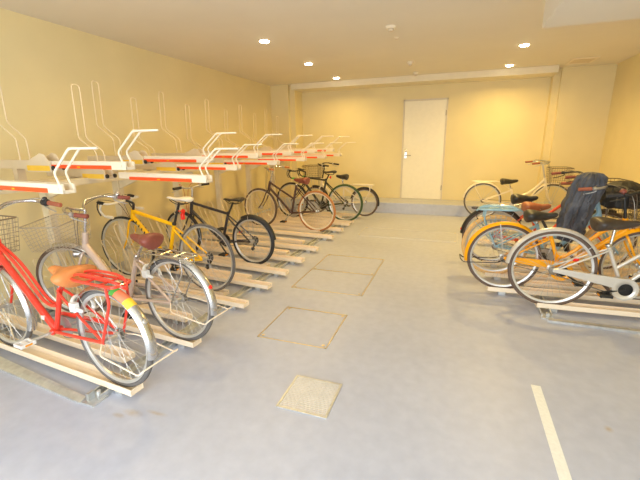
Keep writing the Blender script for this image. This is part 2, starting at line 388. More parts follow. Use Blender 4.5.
# upper trays: a fixed rear channel with a cover, a sliding tray with a red stripe, a stop loop and a tall wheel guard
def up_tray(i, y, z, pull, label):
    t = thing('upper_bicycle_tray', label, 'bike tray', (-2.05,y,z), PI-.085, 'upper trays of the left two-tier rack')
    p = -pull; dz = -.022 if pull else 0.
    def ch(x0, x1, w, h, th=.008):
        prof = [(-w,0),(w,0),(w,h),(w-th,h),(w-th,th),(-w+th,th),(-w+th,h),(-w,h)]
        return [(x0,a,b) for a,b in prof], [(x1,a,b) for a,b in prof]
    a, b = ch(p, .95+p, .030, .052, .006)
    a = [(x,yy,zz+dz) for x,yy,zz in a]; b = [(x,yy,zz+dz*.6) for x,yy,zz in b]
    MB().loft([a,b]).obj('sliding_tray', M['white_coat'], t, smooth=False, bevel=.002)
    MB().box((p,-.036,dz-.002),(p+.14,-.030,dz+.05)).box((p,.030,dz-.002),(p+.14,.036,dz+.05)).box((p,-.036,dz-.002),(p+.004,.036,dz+.018)).lathe((p+.045,.036,dz+.024),(0,1,0),[(.008,0),(.008,.003),(.004,.004)],12).obj('end_cap', M['white_coat'], t, smooth=False)
    for s in (-1, 1):
        yy = s*.0305
        MB().box((p+.14,min(yy,yy+s*.004),dz+.0),(p+.82,max(yy,yy+s*.004),dz+.025)).obj('red_stripe', M['red_stripe'], t, smooth=False)
        MB().box((p+.47,min(yy,yy+s*.007),dz+.006),(p+.50,max(yy,yy+s*.007),dz+.017)).obj('stripe_clip', M['amber'], t, smooth=False)
    a, b = ch(.80, 1.62, .040, .066)
    a = [(x,yy,zz-.012) for x,yy,zz in a]; b = [(x,yy,zz-.012) for x,yy,zz in b]
    MB().loft([a,b]).obj('fixed_channel', M['grey_coat'], t, smooth=False)
    for s in (-1, 1):
        y0 = s*.0405; y1 = s*.0455
        MB().prism([(.79,-.03),(.795,.03),(.85,.10),(.90,.108),(1.09,.045),(1.11,-.03)], min(y0,y1), max(y0,y1)).obj('cover_plate', M['grey_coat'], t, smooth=False)
    MB().box((.805,.046,-.022),(1.09,.047,.018)).obj('sticker', M['yellow_label'], t, smooth=False)
    for s in (-1, 1): MB().lathe((.775,s*.031,.0),(0,s,0),[(.018,0),(.018,.012),(.009,.014)],16).obj('roller', M['black'], t)
    L_ = [(p+.012,.031,dz+.01),(p+.06,.031,dz+.115),(p-.105,.030,dz+.246),(p-.285,.008,dz+.246)]
    R_ = [(a_,-b_,c_) for a_,b_,c_ in L_][::-1]
    MB().tube(round_path(L_+R_,.022,4), .0066, 8).obj('stop_loop', M['white_coat'], t)
    MB().tube(round_path([(p-.105,.030,dz+.246),(p-.09,0,dz+.250),(p-.105,-.030,dz+.246)],.02), .006, 8).obj('loop_crossbar', M['white_coat'], t)
    hi = z > 1.24
    g0 = 1.18+p*1.0; zb = .04
    if hi: Q = [(g0,.0),(g0,.18),(g0+.21,.31),(g0+.19,.735)]
    else:  Q = [(g0,.0),(g0,.17),(g0+.2,.28),(g0+.18,.725)]
    P = [(u,-.035,zb+w) for u,w in Q]+[(u,.035,zb+w) for u,w in Q][::-1]
    MB().tube(round_path(P,.034,5), .0055, 6).obj('wheel_guard', M['guard_coat'], t)
    MB().box((1.27,-.03,1.155-z),(1.33,.03,-.011)).obj('support_block', M['grey_coat'], t, smooth=False)
ups = []
for k in range(13):
    y = 1.51+.45*k; hi = k % 2 == 1
    lab = ('%s upper bike tray from the viewer, %s' % ((ORD+['thirteenth'])[k], 'higher row' if hi else 'lower row'))
    if k == 2: lab = 'third upper bike tray from the viewer, pulled out and tipped slightly down'
    if k == 0: lab = 'nearest upper bike tray, hanging over the red bicycle handlebar'
    up_tray(k, y, (1.272 if hi else 1.172), .31 if k == 2 else 0., lab)

# the steel stand carrying the upper trays
rk = thing('rack_stand', 'cream steel stand with posts and beams under the upper bike trays', 'bike rack', (-3.35,1.3,0))
posts = [.95,1.7,2.6,3.5,4.4,5.3]
for yy in posts:
    MB().box((-.04,yy-.035,0),(.04,yy+.035,1.10)).obj('post', M['post_coat'], rk, smooth=False, bevel=.004)
    MB().box((-.09,yy-.07,0),(.09,yy+.07,.012)).obj('base_plate', M['galv'], rk, smooth=False)
    MB().prism([(.04,1.10),(.04,1.0),(.07,1.0),(.26,1.07),(.26,1.10)], yy-.015, yy+.015).obj('bracket', M['post_coat'], rk, smooth=False)
MB().box((-.05,0,1.10),(.05,5.8,1.155)).obj('beam', M['post_coat'], rk, smooth=False, bevel=.004)
MB().box((.22,0,1.10),(.28,5.8,1.155)).obj('beam', M['post_coat'], rk, smooth=False, bevel=.004)
# galvanised base rails under the lower trays
def rail(name, x, y0, y1, label):
    t = thing(name, label, 'rail', (x,y0,0))
    Lr = y1-y0
    prof = [(-.042,0),(.042,0),(.042,.034),(.033,.034),(.033,.006),(-.033,.006),(-.033,.034),(-.042,.034)]
    MB().loft([[(a,0,b) for a,b in prof],[(a,Lr,b) for a,b in prof]]).obj('channel', M['galv'], t, smooth=False)
    return t
rl = rail('base_rail', -1.88, 1.30, 7.0, 'galvanised floor rail under the aisle ends of the left trays')
mb = MB().box((-.055,-.05,0),(.055,.05,.012)).box((-.02,-.03,.012),(.0,.012,.058)).lathe((.02,.02,.012),(0,0,1),[(.013,0),(.013,.04),(.006,.045)],12)
mb.obj('end_bracket', M['galv'], rl, smooth=False)
rl2 = rail('base_rail', -3.25, 1.27, 7.0, 'galvanised floor rail near the left wall')
tag(MB().loft([[(-1.92,1.245,.0),(-1.92,1.285,.0),(-1.92,1.285,.025),(-1.92,1.245,.012)],[(-3.3,1.37,.0),(-3.3,1.46,.0),(-3.3,1.46,.025),(-3.3,1.37,.012)]]).obj('end_plate', M['galv'], smooth=False), 'galvanised strip on the floor closing the near end of the left rack', 'rail')
rr_ = rail('base_rail', .80, 3.27, 7.5, 'galvanised floor rail under the aisle ends of the right trays')
MB().box((-.045,-.03,0),(.045,.04,.012)).box((-.012,-.02,.012),(.012,.004,.05)).obj('end_bracket', M['galv'], rr_, smooth=False)
tag(MB().box((.79,3.19,0),(XR-.1,3.235,.018)).obj('end_plate', M['galv'], smooth=False), 'galvanised strip on the floor closing the near end of the right rack', 'rail')

# ------------------------------------------------------------------ bicycles
def wheel(parent, name, c, R, S, xf=None, right=-1, rear=False):
    tw = S.get('tw', .034); rimc = S.get('rim', 'rimsilver'); tr = S.get('rtyre' if rear else 'ftyre', S.get('tyre', 'rubber'))
    a = R-tw*.5; cx, cz = c; n = 72
    mb = MB(); mb.xf = xf
    rr = R-tw*.85; rw = tw*.36
    mb.ringprof((cx,0,cz), [(rr+.006,-rw),(rr-.004,-rw),(rr-.016,-rw*.45),(rr-.016,rw*.45),(rr-.004,rw),(rr+.006,rw),(rr,0)], n)
    w = mb.obj(name, M[rimc], parent)
    mb = MB(); mb.xf = xf
    prof = [(a+tw*.5*math.cos(t)*1.0, tw*.5*math.sin(t)) for t in [2*PI*j/10 for j in range(10)]]
    mb.ringprof((cx,0,cz), prof, n); t = mb.obj('tyre', M[tr], w)
    if S.get('sidewall'):
        mb = MB(); mb.xf = xf
        for s in (-1,1): mb.ringprof((cx,0,cz), [(a-tw*.38,s*tw*.30),(a-tw*.1,s*tw*.50),(a+tw*.14,s*tw*.475),(a+tw*.14,s*tw*.505),(a-tw*.1,s*tw*.53),(a-tw*.40,s*tw*.36)], n)
        mb.obj('sidewall', M[S['sidewall']], t)
    mb = MB(); mb.xf = xf; ns = S.get('spokes', 32); rs = rr-.014; hr = .02
    for i in range(ns):
        s = 1 if i % 2 else -1; th = 2*PI*i/ns; off = .62*(1 if (i//2) % 2 else -1)
        mb.tube([(cx+hr*math.cos(th+off),s*.03,cz+hr*math.sin(th+off)),(cx+rs*math.cos(th),0,cz+rs*math.sin(th))], .0012, 4)
    mb.obj('spokes', M['spoke'], w)
    mb = MB(); mb.xf = xf
    mb.lathe((cx,-.055,cz),(0,1,0),[(.006,0),(.008,.006),(.012,.02),(.026,.024),(.026,.028),(.014,.032),(.013,.078),(.026,.082),(.026,.086),(.012,.09),(.008,.104),(.006,.11)],18)
    mb.obj('hub', M['alu'], w)
    return w

def mudguard(parent, name, c, R, a0, a1, m, S, xf=None, stay=True, refl=None, tape=False):
    cx, cz = c; w = S.get('gw', .030); g = R+.012
    prof = [(g-.012,-w),(g+.006,-w*.62),(g+.012,0),(g+.006,w*.62),(g-.012,w),(g-.0145,w-.001),(g+.003,w*.6),(g+.009,0),(g+.003,-w*.6),(g-.0145,-w+.001)]
    mb = MB(); mb.xf = xf; mb.ringprof((cx,0,cz), prof, 28, a0, a1); f = mb.obj(name, m, parent)
    if stay:
        mb = MB(); mb.xf = xf
        aa = S.get('stay_a', a0+.35 if name.startswith('rear') else a1-.35)
        for s in (-1,1): mb.tube([(cx,s*.055,cz),(cx+(g-.005)*math.cos(aa),s*w,cz+(g-.005)*math.sin(aa))], .0028, 6)
        mb.obj('mudguard_stay', M['alu'], f)
    if refl:
        mb = MB(); mb.xf = xf; q = Vector((cx+(g+.018)*math.cos(refl),0,cz+(g+.018)*math.sin(refl)))
        dr = Vector((math.cos(refl),0,math.sin(refl)))
        mb.lathe(q-dr*.014, dr, [(.010,0),(.014,.003),(.014,.010),(.009,.014)], 16); mb.obj('reflector', M[S.get('reflm','reflector')], f)
    if tape:
        for a, b, mm in ((1.30,1.40,'greentape'),(1.40,1.64,'orangetape'),(1.64,1.80,'yellowtape')):
            pr = [(r_+.0016,v_) for r_,v_ in prof[:5]]+[(r_+.0003,v_) for r_,v_ in prof[:5][::-1]]
            mb = MB(); mb.xf = xf; mb.ringprof((cx,0,cz), pr, 6, a+tape, b+tape); mb.obj('reflective_tape', M[mm], f)
    return f

def saddle(parent, c, tilt, L, W, m, base='black', springs=True):
    # c = (u,z) centre top;  nose forward (+u)
    cu, cz = c; rings = []
    N = 13
    for i in range(N):
        t = i/(N-1)                      # 0 rear .. 1 nose
        u = cu-L*.5+L*t
        wd = W*(.5*(1-t)**.9+.17) if t > .12 else W*(.42+.18*math.sin(t/.12*PI/2))
        wd = {0:W*.40,1:W*.56,2:W*.60,3:W*.57,4:W*.49,5:W*.39,6:W*.30,7:W*.23,8:W*.185,9:W*.16,10:W*.145,11:W*.13,12:W*.09}[i]
        top = cz + .012*math.cos((t-.15)*PI*1.6)*(1 if t<.7 else .6) + tilt*(t-.5)*L - (.012 if i in (0,12) else 0)
        dep = (.085*(1-t)+.045) if springs else (.032*(1-t)+.020)
        if i in (0, 12): dep *= .6
        ring = []
        for j in range(12):
            an = 2*PI*j/12; yv = wd*math.cos(an); zv = math.sin(an)
            z = top - dep*.38 + (dep*.38 if zv > 0 else dep*.62)*zv*(1 if abs(zv) > .3 else 1)
            if zv < 0: yv *= .92
            ring.append((u, yv, z))
        rings.append(ring)
    s = MB().loft(rings).obj('saddle', m, parent)
    sub = s.modifiers.new('smooth', 'SUBSURF'); sub.levels = 1; sub.render_levels = 2
    mb = MB()
    for v in (-.022, .022): mb.tube(smooth_path([(cu-L*.40,v*2,cz-.03),(cu-L*.25,v,cz-.062),(cu+.03,v,cz-.062),(cu+L*.36,v*.5,cz-.03)]), .0042, 6)
    if springs:
        for v in (-.045,.045):
            mb.tube([(cu-L*.36+.012*math.cos(k*.9),v+.012*math.sin(k*.9),cz-.075+k*.0019) for k in range(30)], .0032, 5)
    mb.obj('saddle_rail', M['chrome' if springs else 'black'], s)
    return s

def wire_basket(parent, c, S, m, xf, name='basket', rim=None):
    # c=(u0 rear bottom, z bottom); tapered open box of wire
    du, w, h = S; u0, z0 = c; tp = .035
    def P(a, b, t): # a along u 0..1, b across -1..1, t height
        return (u0-tp*.3*t+(du+tp*t)*a, b*(w*.5-.03+.03*t), z0+h*t)
    mb = MB(); mb.xf = xf
    for t in [k/7 for k in range(7)]: mb.tube([P(0,-1,t),P(1,-1,t),P(1,1,t),P(0,1,t)], .0016, 4, closed=True)
    nu, nv = 9, 11
    for k in range(nu+1):
        a = k/nu
        mb.tube([P(a,-1,1),P(a,-1,0),P(a,1,0),P(a,1,1)], .0016, 4)
    for k in range(nv+1):
        b = -1+2*k/nv
        mb.tube([P(0,b,1),P(0,b,0),P(1,b,0),P(1,b,1)], .0016, 4)
    o = mb.obj(name, m, parent)
    mb = MB(); mb.xf = xf
    mb.tube(round_path([P(0,-1,1),P(1,-1,1),P(1,1,1),P(0,1,1)],.03,4,True), .0048, 6, closed=True)
    mb.obj('rim_wire', rim or m, o)
    return o

def bike(label, x, y0, side, S):
    """side -1: on the left rack facing -x.  side 1: on the right rack facing +x.  x = rear axle, y0 = line position"""
    slope = .085 if side < 0 else .05
    xr = -1.65 if side < 0 else S.get('x0', .4)
    y = y0 + slope*abs(x-xr)*(1 if (x-xr)*side > 0 else -1)
    yaw = (PI-.085) if side < 0 else .05
    t = thing('bicycle', label, 'bicycle', (x,y,S.get('zb',.048)), yaw)
    R = S['R']; RF = S.get('RF', R); wb = S['wb']; ra = (0.,R); fa = (wb,RF)
    bb = S['bb']; st = S['st']; ht = S['ht']; hb = S['hb']; fm = M[S['frame']]
    # steering transform about the head axis
    ax = Vector((ht[0]-hb[0],0,ht[1]-hb[1])).normalized(); hp = Vector((hb[0],0,hb[1]))
    SM = Matrix.Translation(hp) @ Matrix.Rotation(rad(S.get('steer',0)),4,ax) @ Matrix.Translation(-hp)
    xf = (lambda p: SM @ p) if S.get('steer') else None
    V = lambda q, v=0.: (q[0],v,q[1])
    # ---- frame
    mb = MB(); r = S.get('tr', .0145)
    mb.tube([V(bb),V(st)], r*1.0, 10)                                         # seat tube
    hd = Vector(V(ht))-Vector(V(hb))
    mb.tube([V(hb),V(ht)], r*1.25, 12)                                        # head tube
    mb.lathe(V(bb,-.035),(0,1,0),[(.018,0),(.021,.003),(.021,.067),(.018,.07)],16)
    lerp = lambda a, b, k: (a[0]+(b[0]-a[0])*k, a[1]+(b[1]-a[1])*k)
    k = S['type']; hlo = lerp(hb,ht,.22); hhi = lerp(hb,ht,.82)
    if k == 'diamond':
        mb.tube([V(hlo),V(bb)], r*1.2, 10); mb.tube([V(hhi),V(lerp(bb,st,S.get('tt',.95)))], r, 10)
    elif k == 'loop':       # straight down tube with thin curved twin tubes above
        mb.tube([V(hlo),V(bb)], r*1.35, 10)
        e = lerp(bb,st,S.get('tt',.38)); mid = lerp(hhi,e,.72)
        for v in ((-.014,.014) if S.get('twin') else (0,)):
            mb.tube(smooth_path([V(hhi,v*.6),V(lerp(hhi,e,.35),v),V((mid[0]+.0,mid[1]-S.get('sag',.05)),v),V((e[0]+.05,e[1]-.016),v),V(e,v)],6), r*(.62 if S.get('twin') else .95), 8)
    elif k == 'mixte':
        mb.tube([V(hlo),V(bb)], r*1.1, 10)
        e = lerp(bb,st,S.get('tt',.45)); mb.tube([V(hhi),V(e)], r*.9, 10)
    elif k == 'staple':     # one thick curved step-through tube
        mb.tube(smooth_path([V(hlo),V((lerp(hlo,bb,.5)[0],lerp(hlo,bb,.5)[1]-.02)),V((bb[0]+.05,bb[1]+.03)),V(bb)],6), r*1.55, 12)
        if S.get('tt'): e = lerp(bb,st,S['tt']); mb.tube(smooth_path([V(hhi),V((lerp(hhi,e,.5)[0],lerp(hhi,e,.5)[1]-.035)),V(e)],6), r*1.1, 10)
    elif k == 'curve':
        for tt, q in ((.42,.06),(.05,.05)):
            e = lerp(bb,st,tt); m_ = lerp(hhi if tt > .2 else hlo, e, .5)
            mb.tube(smooth_path([V(hhi if tt > .2 else hlo),V((m_[0]+.02,m_[1]-q)),V(e)],8), r*1.15, 10)
    sj = lerp(bb,st,S.get('ssj',.90))
    for s in (-1,1):
        mb.tube(smooth_path([V(bb,s*.018),V(lerp(bb,ra,.25),s*.03),V(ra,s*.056)],4), r*.62, 8)
        mb.tube(smooth_path([V(sj,s*.014),V(lerp(sj,ra,.2),s*.03),V(ra,s*.058)],4), r*.52, 8)
    fr = mb.obj('frame', fm, t)
    if S.get('decal'):
        a = Vector(V(lerp(hlo,bb,.12))); b = Vector(V(lerp(hlo,bb,.5))); dv = (b-a).normalized(); up = Vector((-dv.z,0,dv.x))
        for s in (-1,1):
            mb = MB()
            for i in range(5):
                p = a+(b-a)*(i/5); q = p+dv*.026; yv = s*(r*1.2+.0004); y2 = s*(r*1.2+.002)
                pts = [p-up*.015+dv*.006, p+dv*.018-up*.015, q+up*.015-dv*.002, p+up*.015+dv*.010]
                mb.add([(w_.x,yv,w_.z) for w_ in pts]+[(w_.x,y2,w_.z) for w_ in pts], [(0,1,2,3),(7,6,5,4),(0,4,5,1),(1,5,6,2),(2,6,7,3),(3,7,4,0)])
            mb.obj('frame_decal', M['stripeblack'], fr, smooth=False)
    if S.get('sticker'):
        q = lerp(hlo,bb,.82); MB().box((q[0]-.012,.012,q[1]-.012),(q[0]+.014,.024,q[1]+.014)).obj('frame_sticker', M['whitepl'], fr, smooth=False, bevel=.002)
    # ---- seat post and saddle
    sd = S['sad']; dirv = (Vector(V(st))-Vector(V(bb))).normalized()
    top = Vector((sd[0],0,sd[1]-.06)); 
    MB().tube([Vector(V(st))-dirv*.03, top+Vector((0,0,.006))], .0118, 10).lathe(Vector(V(st))-dirv*.012, dirv, [(.019,0),(.020,.004),(.020,.02),(.017,.024)],14).obj('seat_post', M[S.get('post','chrome')], t)
    saddle(t, sd, S.get('stilt',0), S.get('sL',.26), S.get('sW',.17), M[S['saddle']], springs=S.get('springs',True))
    # ---- fork
    mb = MB(); mb.xf = xf; fk = S.get('fork', S['frame'])
    axv = ax; cr = Vector(V(hb))-axv*.02
    mb.tube([Vector(V(hb))+axv*.0, cr-axv*.012], .017, 10)
    for s in (-1,1):
        p0 = cr+Vector((0,s*.012,0)); p1 = cr+Vector((0,s*.048,0))-axv*.025; p3 = Vector(V(fa,s*.056)); p2 = p1.lerp(p3,.6)-Vector((.018,0,0))
        mb.tube(smooth_path([p0,p1,p2,p3],5), .0115, 8, r2=.008)
    fo = mb.obj('fork', M[fk], t)
    wheel(t, 'front_wheel', fa, RF, S, xf); wheel(t, 'rear_wheel', ra, R, S, None, rear=True)
    # ---- mudguards
    if S.get('guard'):
        gm = M[S['guard']]; g0, g1 = S.get('rg', (.22,3.35))
        mudguard(t, 'rear_mudguard', ra, R, g0, g1, gm, S, None, True, S.get('rrefl'), S.get('tape'))
        if S.get('fguard', True): mudguard(t, 'front_mudguard', fa, RF, 1.3, 3.55, gm, S, xf, True)
    # ---- chainset, chain
    mb = MB(); cr_ = S.get('ringr', .078)
    mb.lathe(V(bb,-.052),(0,1,0),[(cr_-.008,0),(cr_,.001),(cr_,.004),(cr_-.008,.005)],36)
    mb.tube([V(bb,-.06),V(bb,.06)], .008, 8)
    ca = S.get('crank', -.5)
    cl = .155
    for s in (-1,1):
        a = ca if s < 0 else ca+PI; e = (bb[0]+cl*math.cos(a), bb[1]+cl*math.sin(a))
        mb.tube([V(bb,s*.052),V(bb,s*.064),V(e,s*.07)], .0095, 8)
    ck = mb.obj('crankset', M[S.get('crankm','alu')], t)
    for s in (-1,1):
        a = ca if s < 0 else ca+PI; e = (bb[0]+cl*math.cos(a), bb[1]+cl*math.sin(a))
        y0_, y1_ = (.078,.165) if s > 0 else (-.165,-.078)
        mb = MB(); mb.cur = 0
        mb.box((e[0]-.042,y0_,e[1]-.012),(e[0]-.028,y1_,e[1]+.012)); mb.box((e[0]+.028,y0_,e[1]-.012),(e[0]+.042,y1_,e[1]+.012))
        mb.box((e[0]-.03,y0_,e[1]-.010),(e[0]+.03,y0_+.012,e[1]+.010)); mb.box((e[0]-.03,y1_-.012,e[1]-.010),(e[0]+.03,y1_,e[1]+.010))
        mb.box((e[0]-.03,(y0_+y1_)/2-.012,e[1]-.008),(e[0]+.03,(y0_+y1_)/2+.012,e[1]+.008)); mb.tube([V(e,s*.06),V(e,s*.16)],.007,8)
        pd = mb.obj('pedal', M[S.get('pedal','black')], ck, smooth=False, bevel=.003)
        MB().box((e[0]-.0445,(y0_+y1_)/2-.02,e[1]-.006),(e[0]-.042,(y0_+y1_)/2+.02,e[1]+.006)).obj('pedal_reflector', M['amber'], pd, smooth=False)
    mb = MB(); n = 30; rs = .03; pts = []
    for i in range(n//2): a = -PI/2+PI*i/(n//2-1); pts.append((bb[0]+cr_*math.cos(a), -.05, bb[1]+cr_*math.sin(a)))
    for i in range(n//2): a = PI/2+PI*i/(n//2-1); pts.append((ra[0]+rs*math.cos(a), -.05, ra[1]+rs*math.sin(a)))
    mb.tube(pts, .0042, 5, closed=True); mb.lathe(V(ra,-.052),(0,1,0),[(rs-.006,0),(rs,.001),(rs,.006 if not S.get('derail') else .02),(rs-.006,.007 if not S.get('derail') else .022)],24)
    mb.obj('chain', M['rimdark'], t)
    if S.get('derail'):
        MB().box((ra[0]+.0,-.075,ra[1]-.06),(ra[0]+.035,-.045,ra[1]-.02)).lathe((ra[0]+.02,-.064,ra[1]-.06),(0,1,0),[(.022,0),(.022,.012)],14).lathe((ra[0]+.05,-.064,ra[1]-.115),(0,1,0),[(.022,0),(.022,.012)],14).tube([(ra[0]+.02,-.062,ra[1]-.06),(ra[0]+.05,-.062,ra[1]-.115)],.010,8).lathe((ra[0],-.05,ra[1]),(0,1,0),[(.042,0),(.046,.002),(.02,.028)],24).obj('derailleur', M['black'], t, smooth=False)
    cg = S.get('chainguard')
    if cg:
        full, cm = cg
        R1 = cr_+.022; R0 = .045
        out = []; a0 = .10
        for i in range(17): a = -PI/2+a0+(PI-2*a0)*i/16; out.append((bb[0]+R1*math.cos(a), bb[1]+R1*math.sin(a)))
        if full:
            Ro, Ri, k2 = cr_+.018, .050, 36
            cs = [(math.cos(2*PI*i/k2), math.sin(2*PI*i/k2)) for i in range(k2)]
            vs = [(bb[0]+Ro*c_,-.070,bb[1]+Ro*s_) for c_,s_ in cs]+[(bb[0]+Ri*c_,-.074,bb[1]+Ri*s_) for c_,s_ in cs]+[(bb[0]+Ro*c_,-.042,bb[1]+Ro*s_) for c_,s_ in cs]
            mb = MB().add(vs, [(i,(i+1)%k2,(i+1)%k2+k2,i+k2) for i in range(k2)]+[(i,(i+1)%k2,(i+1)%k2+2*k2,i+2*k2) for i in range(k2)])
            o = mb.obj('chain_case', M[cm], t)
            so = o.modifiers.new('thickness','SOLIDIFY'); so.thickness = .002; so.offset = 0
            top = (bb[0]-.02, bb[1]+Ro*.97); low = (bb[0]-Ro*.97, bb[1]+Ro*.08)
            r0 = (ra[0]+.03, ra[1]+.026); r1 = (ra[0]+.03, ra[1]-.012)
            MB().prism([top, r0, (ra[0]-.005,ra[1]+.02), (ra[0]-.005,ra[1]-.004), r1, low, (bb[0]-Ro*.72,bb[1]+.03)], -.070, -.046).obj('chain_case_arm', M[cm], o, smooth=False, bevel=.004)
        else:
            q0 = (bb[0]+R1*math.cos(.3), bb[1]+R1*math.sin(.3))
            up = [(bb[0]+R1*math.cos(.3+(PI/2-.2-.3+.2)*i/7), bb[1]+R1*math.sin(.3+(PI/2-.3)*i/7)) for i in range(8)]+[(ra[0]+.10,ra[1]+.06)]
            lo = [(q[0]-.004,q[1]-.028) for q in up][::-1]
            MB().prism(up+lo, -.068, -.060).obj('chain_guard', M[cm], t, smooth=False, bevel=.002)
    # ---- bars
    stem_r = .0115; su, sz = S['stem']; sp = Vector((su,0,sz))
    mb = MB(); mb.xf = xf; bm_ = S.get('barm','chrome'); kind = S['bars']
    mb.tube(round_path([Vector(V(ht))-ax*.03, Vector(V(ht))+ax*(max(.01,(Vector((su,0,sz))-Vector(V(ht))).dot(ax))), sp],.02), .0125, 10)
    mb.obj('stem', M[S.get('stemm', bm_)], t)
    mb = MB(); mb.xf = xf; w = S.get('bw', .27); sw = S.get('sweep', .20); rise = S.get('rise', .03)
    if kind == 'upright':
        half = [(su,0,sz),(su+.035,.05,sz+rise*.4),(su+.045,.12,sz+rise),(su-.01,w*.8,sz+rise*1.1),(su-.07,w*.96,sz+rise*.8),(su-.07-sw,w,sz+rise*.45)]
        hp_ = smooth_path(half,6)
        grip0, grip1 = Vector((su-.07-sw*.35,w*.99,sz+rise*.68)), Vector((su-.07-sw,w,sz+rise*.45))
    elif kind == 'flat':
        half = [(su,0,sz),(su,.06,sz),(su-.012,w*.6,sz+rise),(su-.03,w,sz+rise)]; hp_ = smooth_path(half,4)
        grip0, grip1 = Vector((su-.02,w-.12,sz+rise)), Vector((su-.031,w+.004,sz+rise))
    else:
        half = [(su,0,sz),(su,w*.8,sz),(su+.03,w,sz),(su+.10,w,sz-.005),(su+.125,w+.005,sz-.06),(su+.08,w+.008,sz-.12),(su-.01,w+.01,sz-.13)]; hp_ = smooth_path(half,6)
        grip0, grip1 = Vector((su+.05,w+.009,sz-.126)), Vector((su-.012,w+.01,sz-.13))
    other = [Vector((p.x,-p.y,p.z)) for p in hp_]
    mb.tube(other[::-1]+hp_[1:], .0108, 10)
    bo = mb.obj('handlebar', M[bm_], t)
    for s in (1,-1):
        g0 = Vector((grip0.x,s*grip0.y,grip0.z)); g1 = Vector((grip1.x,s*grip1.y,grip1.z)); dv = (g1-g0).normalized()
        mb = MB(); mb.xf = xf
        mb.lathe(g0, dv, [(.013,0),(.0165,.004),(.0165,.012),(.0150,.02),(.0158,(g1-g0).length-.01),(.0165,(g1-g0).length),(.011,(g1-g0).length+.006)], 14)
        mb.obj('grip', M[S.get('grip','blackgrip')], bo)
        mb = MB(); mb.xf = xf
        if kind == 'drop':
            b0 = Vector((su+.115,s*w,sz-.01)); mb.tube(smooth_path([b0,b0+Vector((.035,0,.012)),b0+Vector((.045,s*.004,-.05)),b0+Vector((.015,s*.006,-.11))],4), .006, 6)
            mb.lathe(b0-Vector((.05,0,-.012)),(1,0,.15),[(.012,0),(.016,.02),(.017,.06),(.012,.085)],12)
        else:
            b0 = g0-dv*.02; fwd = Vector((1,0,0)) if kind == 'flat' else Vector((.5,-s*.2,0))
            mb.tube(smooth_path([b0,b0+fwd*.035+Vector((0,0,-.02)),b0+fwd*.05+dv*.05+Vector((0,0,-.035)),b0+fwd*.055+dv*.12+Vector((0,0,-.045))],4), .0048, 6)
            mb.lathe(b0-dv*.012, dv, [(.013,0),(.0175,.002),(.0175,.022),(.013,.024)], 12)
        mb.obj('brake_lever', M[S.get('lever','alu')], bo)
    if S.get('bell'):
        s = S.get('bellside',1); b0 = Vector((grip0.x,s*grip0.y,grip0.z))-(grip1-grip0).normalized()*.055*(1 if s>0 else 0)
        mb = MB(); mb.xf = xf; mb.lathe(b0+Vector((0,0,.006)),(0,0,1),[(.012,0),(.014,.01),(.024,.016),(.022,.030),(.012,.040),(.004,.043)],18); mb.obj('bell', M[S['bell']], bo)
    if S.get('shifter'):
        b0 = Vector((grip0.x,S['shifter']*grip0.y,grip0.z)); dv = (Vector((grip1.x,S['shifter']*grip1.y,grip1.z))-b0).normalized()
        mb = MB(); mb.xf = xf; mb.lathe(b0-dv*.055,dv,[(.017,0),(.024,.006),(.025,.04),(.018,.05)],16).lathe(b0-dv*.03+Vector((0,0,.02)),(0,0,1),[(.016,0),(.013,.014),(.006,.018)],14); mb.obj('shifter', M['black'], bo)
    # cables
    mb = MB(); mb.xf = xf
    for s in (1,-1):
        g0 = Vector((grip0.x+(.05 if kind=='drop' else 0),s*grip0.y,grip0.z+(.12 if kind=='drop' else 0)))
        mb.tube(smooth_path([g0,g0+Vector((.07,-s*.05,.035)),Vector((su+.07,s*.04,sz-.02)),Vector(V(hb))+Vector((.05,s*.01,.03)),cr+Vector((.015,0,-.02))],5), .0028, 5)
    mb.obj('brake_cable', M[S.get('cable','rimdark')], t)
    # brake callipers
    mb = MB(); mb.xf = xf; q = cr-ax*.02+Vector((.025,0,0)); mb.tube(smooth_path([q+Vector((0,-.03,-.045)),q+Vector((0,-.035,-.01)),q+Vector((0,0,.008)),q+Vector((0,.035,-.01)),q+Vector((0,.03,-.045))],4),.006,6)
    mb.obj('front_brake', M['alu'], t)
    # ---- rack
    if S.get('rack'):
        ru0, ru1, rz, rm = S['rack']; w = .06; rd = S.get('rackr', .006)
        mb = MB()
        mb.tube(round_path([(ru1,-w*.55,rz),(ru1-.05,-w,rz),(ru0,-w,rz),(ru0,w,rz),(ru1-.05,w,rz),(ru1,w*.55,rz)],.035,5,True), rd, 8, closed=True)
        mb.tube([(ru1-.01,0,rz),(ru0,0,rz)], rd*.8, 6)
        for kk in (.3,.6): mb.tube([(ru0+(ru1-ru0)*kk,-w,rz),(ru0+(ru1-ru0)*kk,w,rz)], rd*.8, 6)
        for s in (-1,1):
            mb.tube(round_path([(ru0+.06,s*w,rz),(ru0+.05,s*w,rz-.10),(ra[0],s*.066,ra[1])],.03), rd*.9, 8)
            mb.tube(round_path([(ru1-.01,s*w*.5,rz),(ru1+.04,s*w*.45,rz-.01),V(lerp(bb,st,.9),s*.012)],.02), rd*.8, 8)
        if S.get('rack2'):  # raised inner hoop
            mb.tube(smooth_path([(ru1+.01,-w*.4,rz-.005),(ru1-.08,-w*.6,rz+.03),(ru0+.06,-w*.6,rz+.03),(ru0-.02,0,rz-.02),(ru0+.06,w*.6,rz+.03),(ru1-.08,w*.6,rz+.03),(ru1+.01,w*.4,rz-.005)],5), rd*.9, 8)
        mb.obj('luggage_rack', M[rm], t)
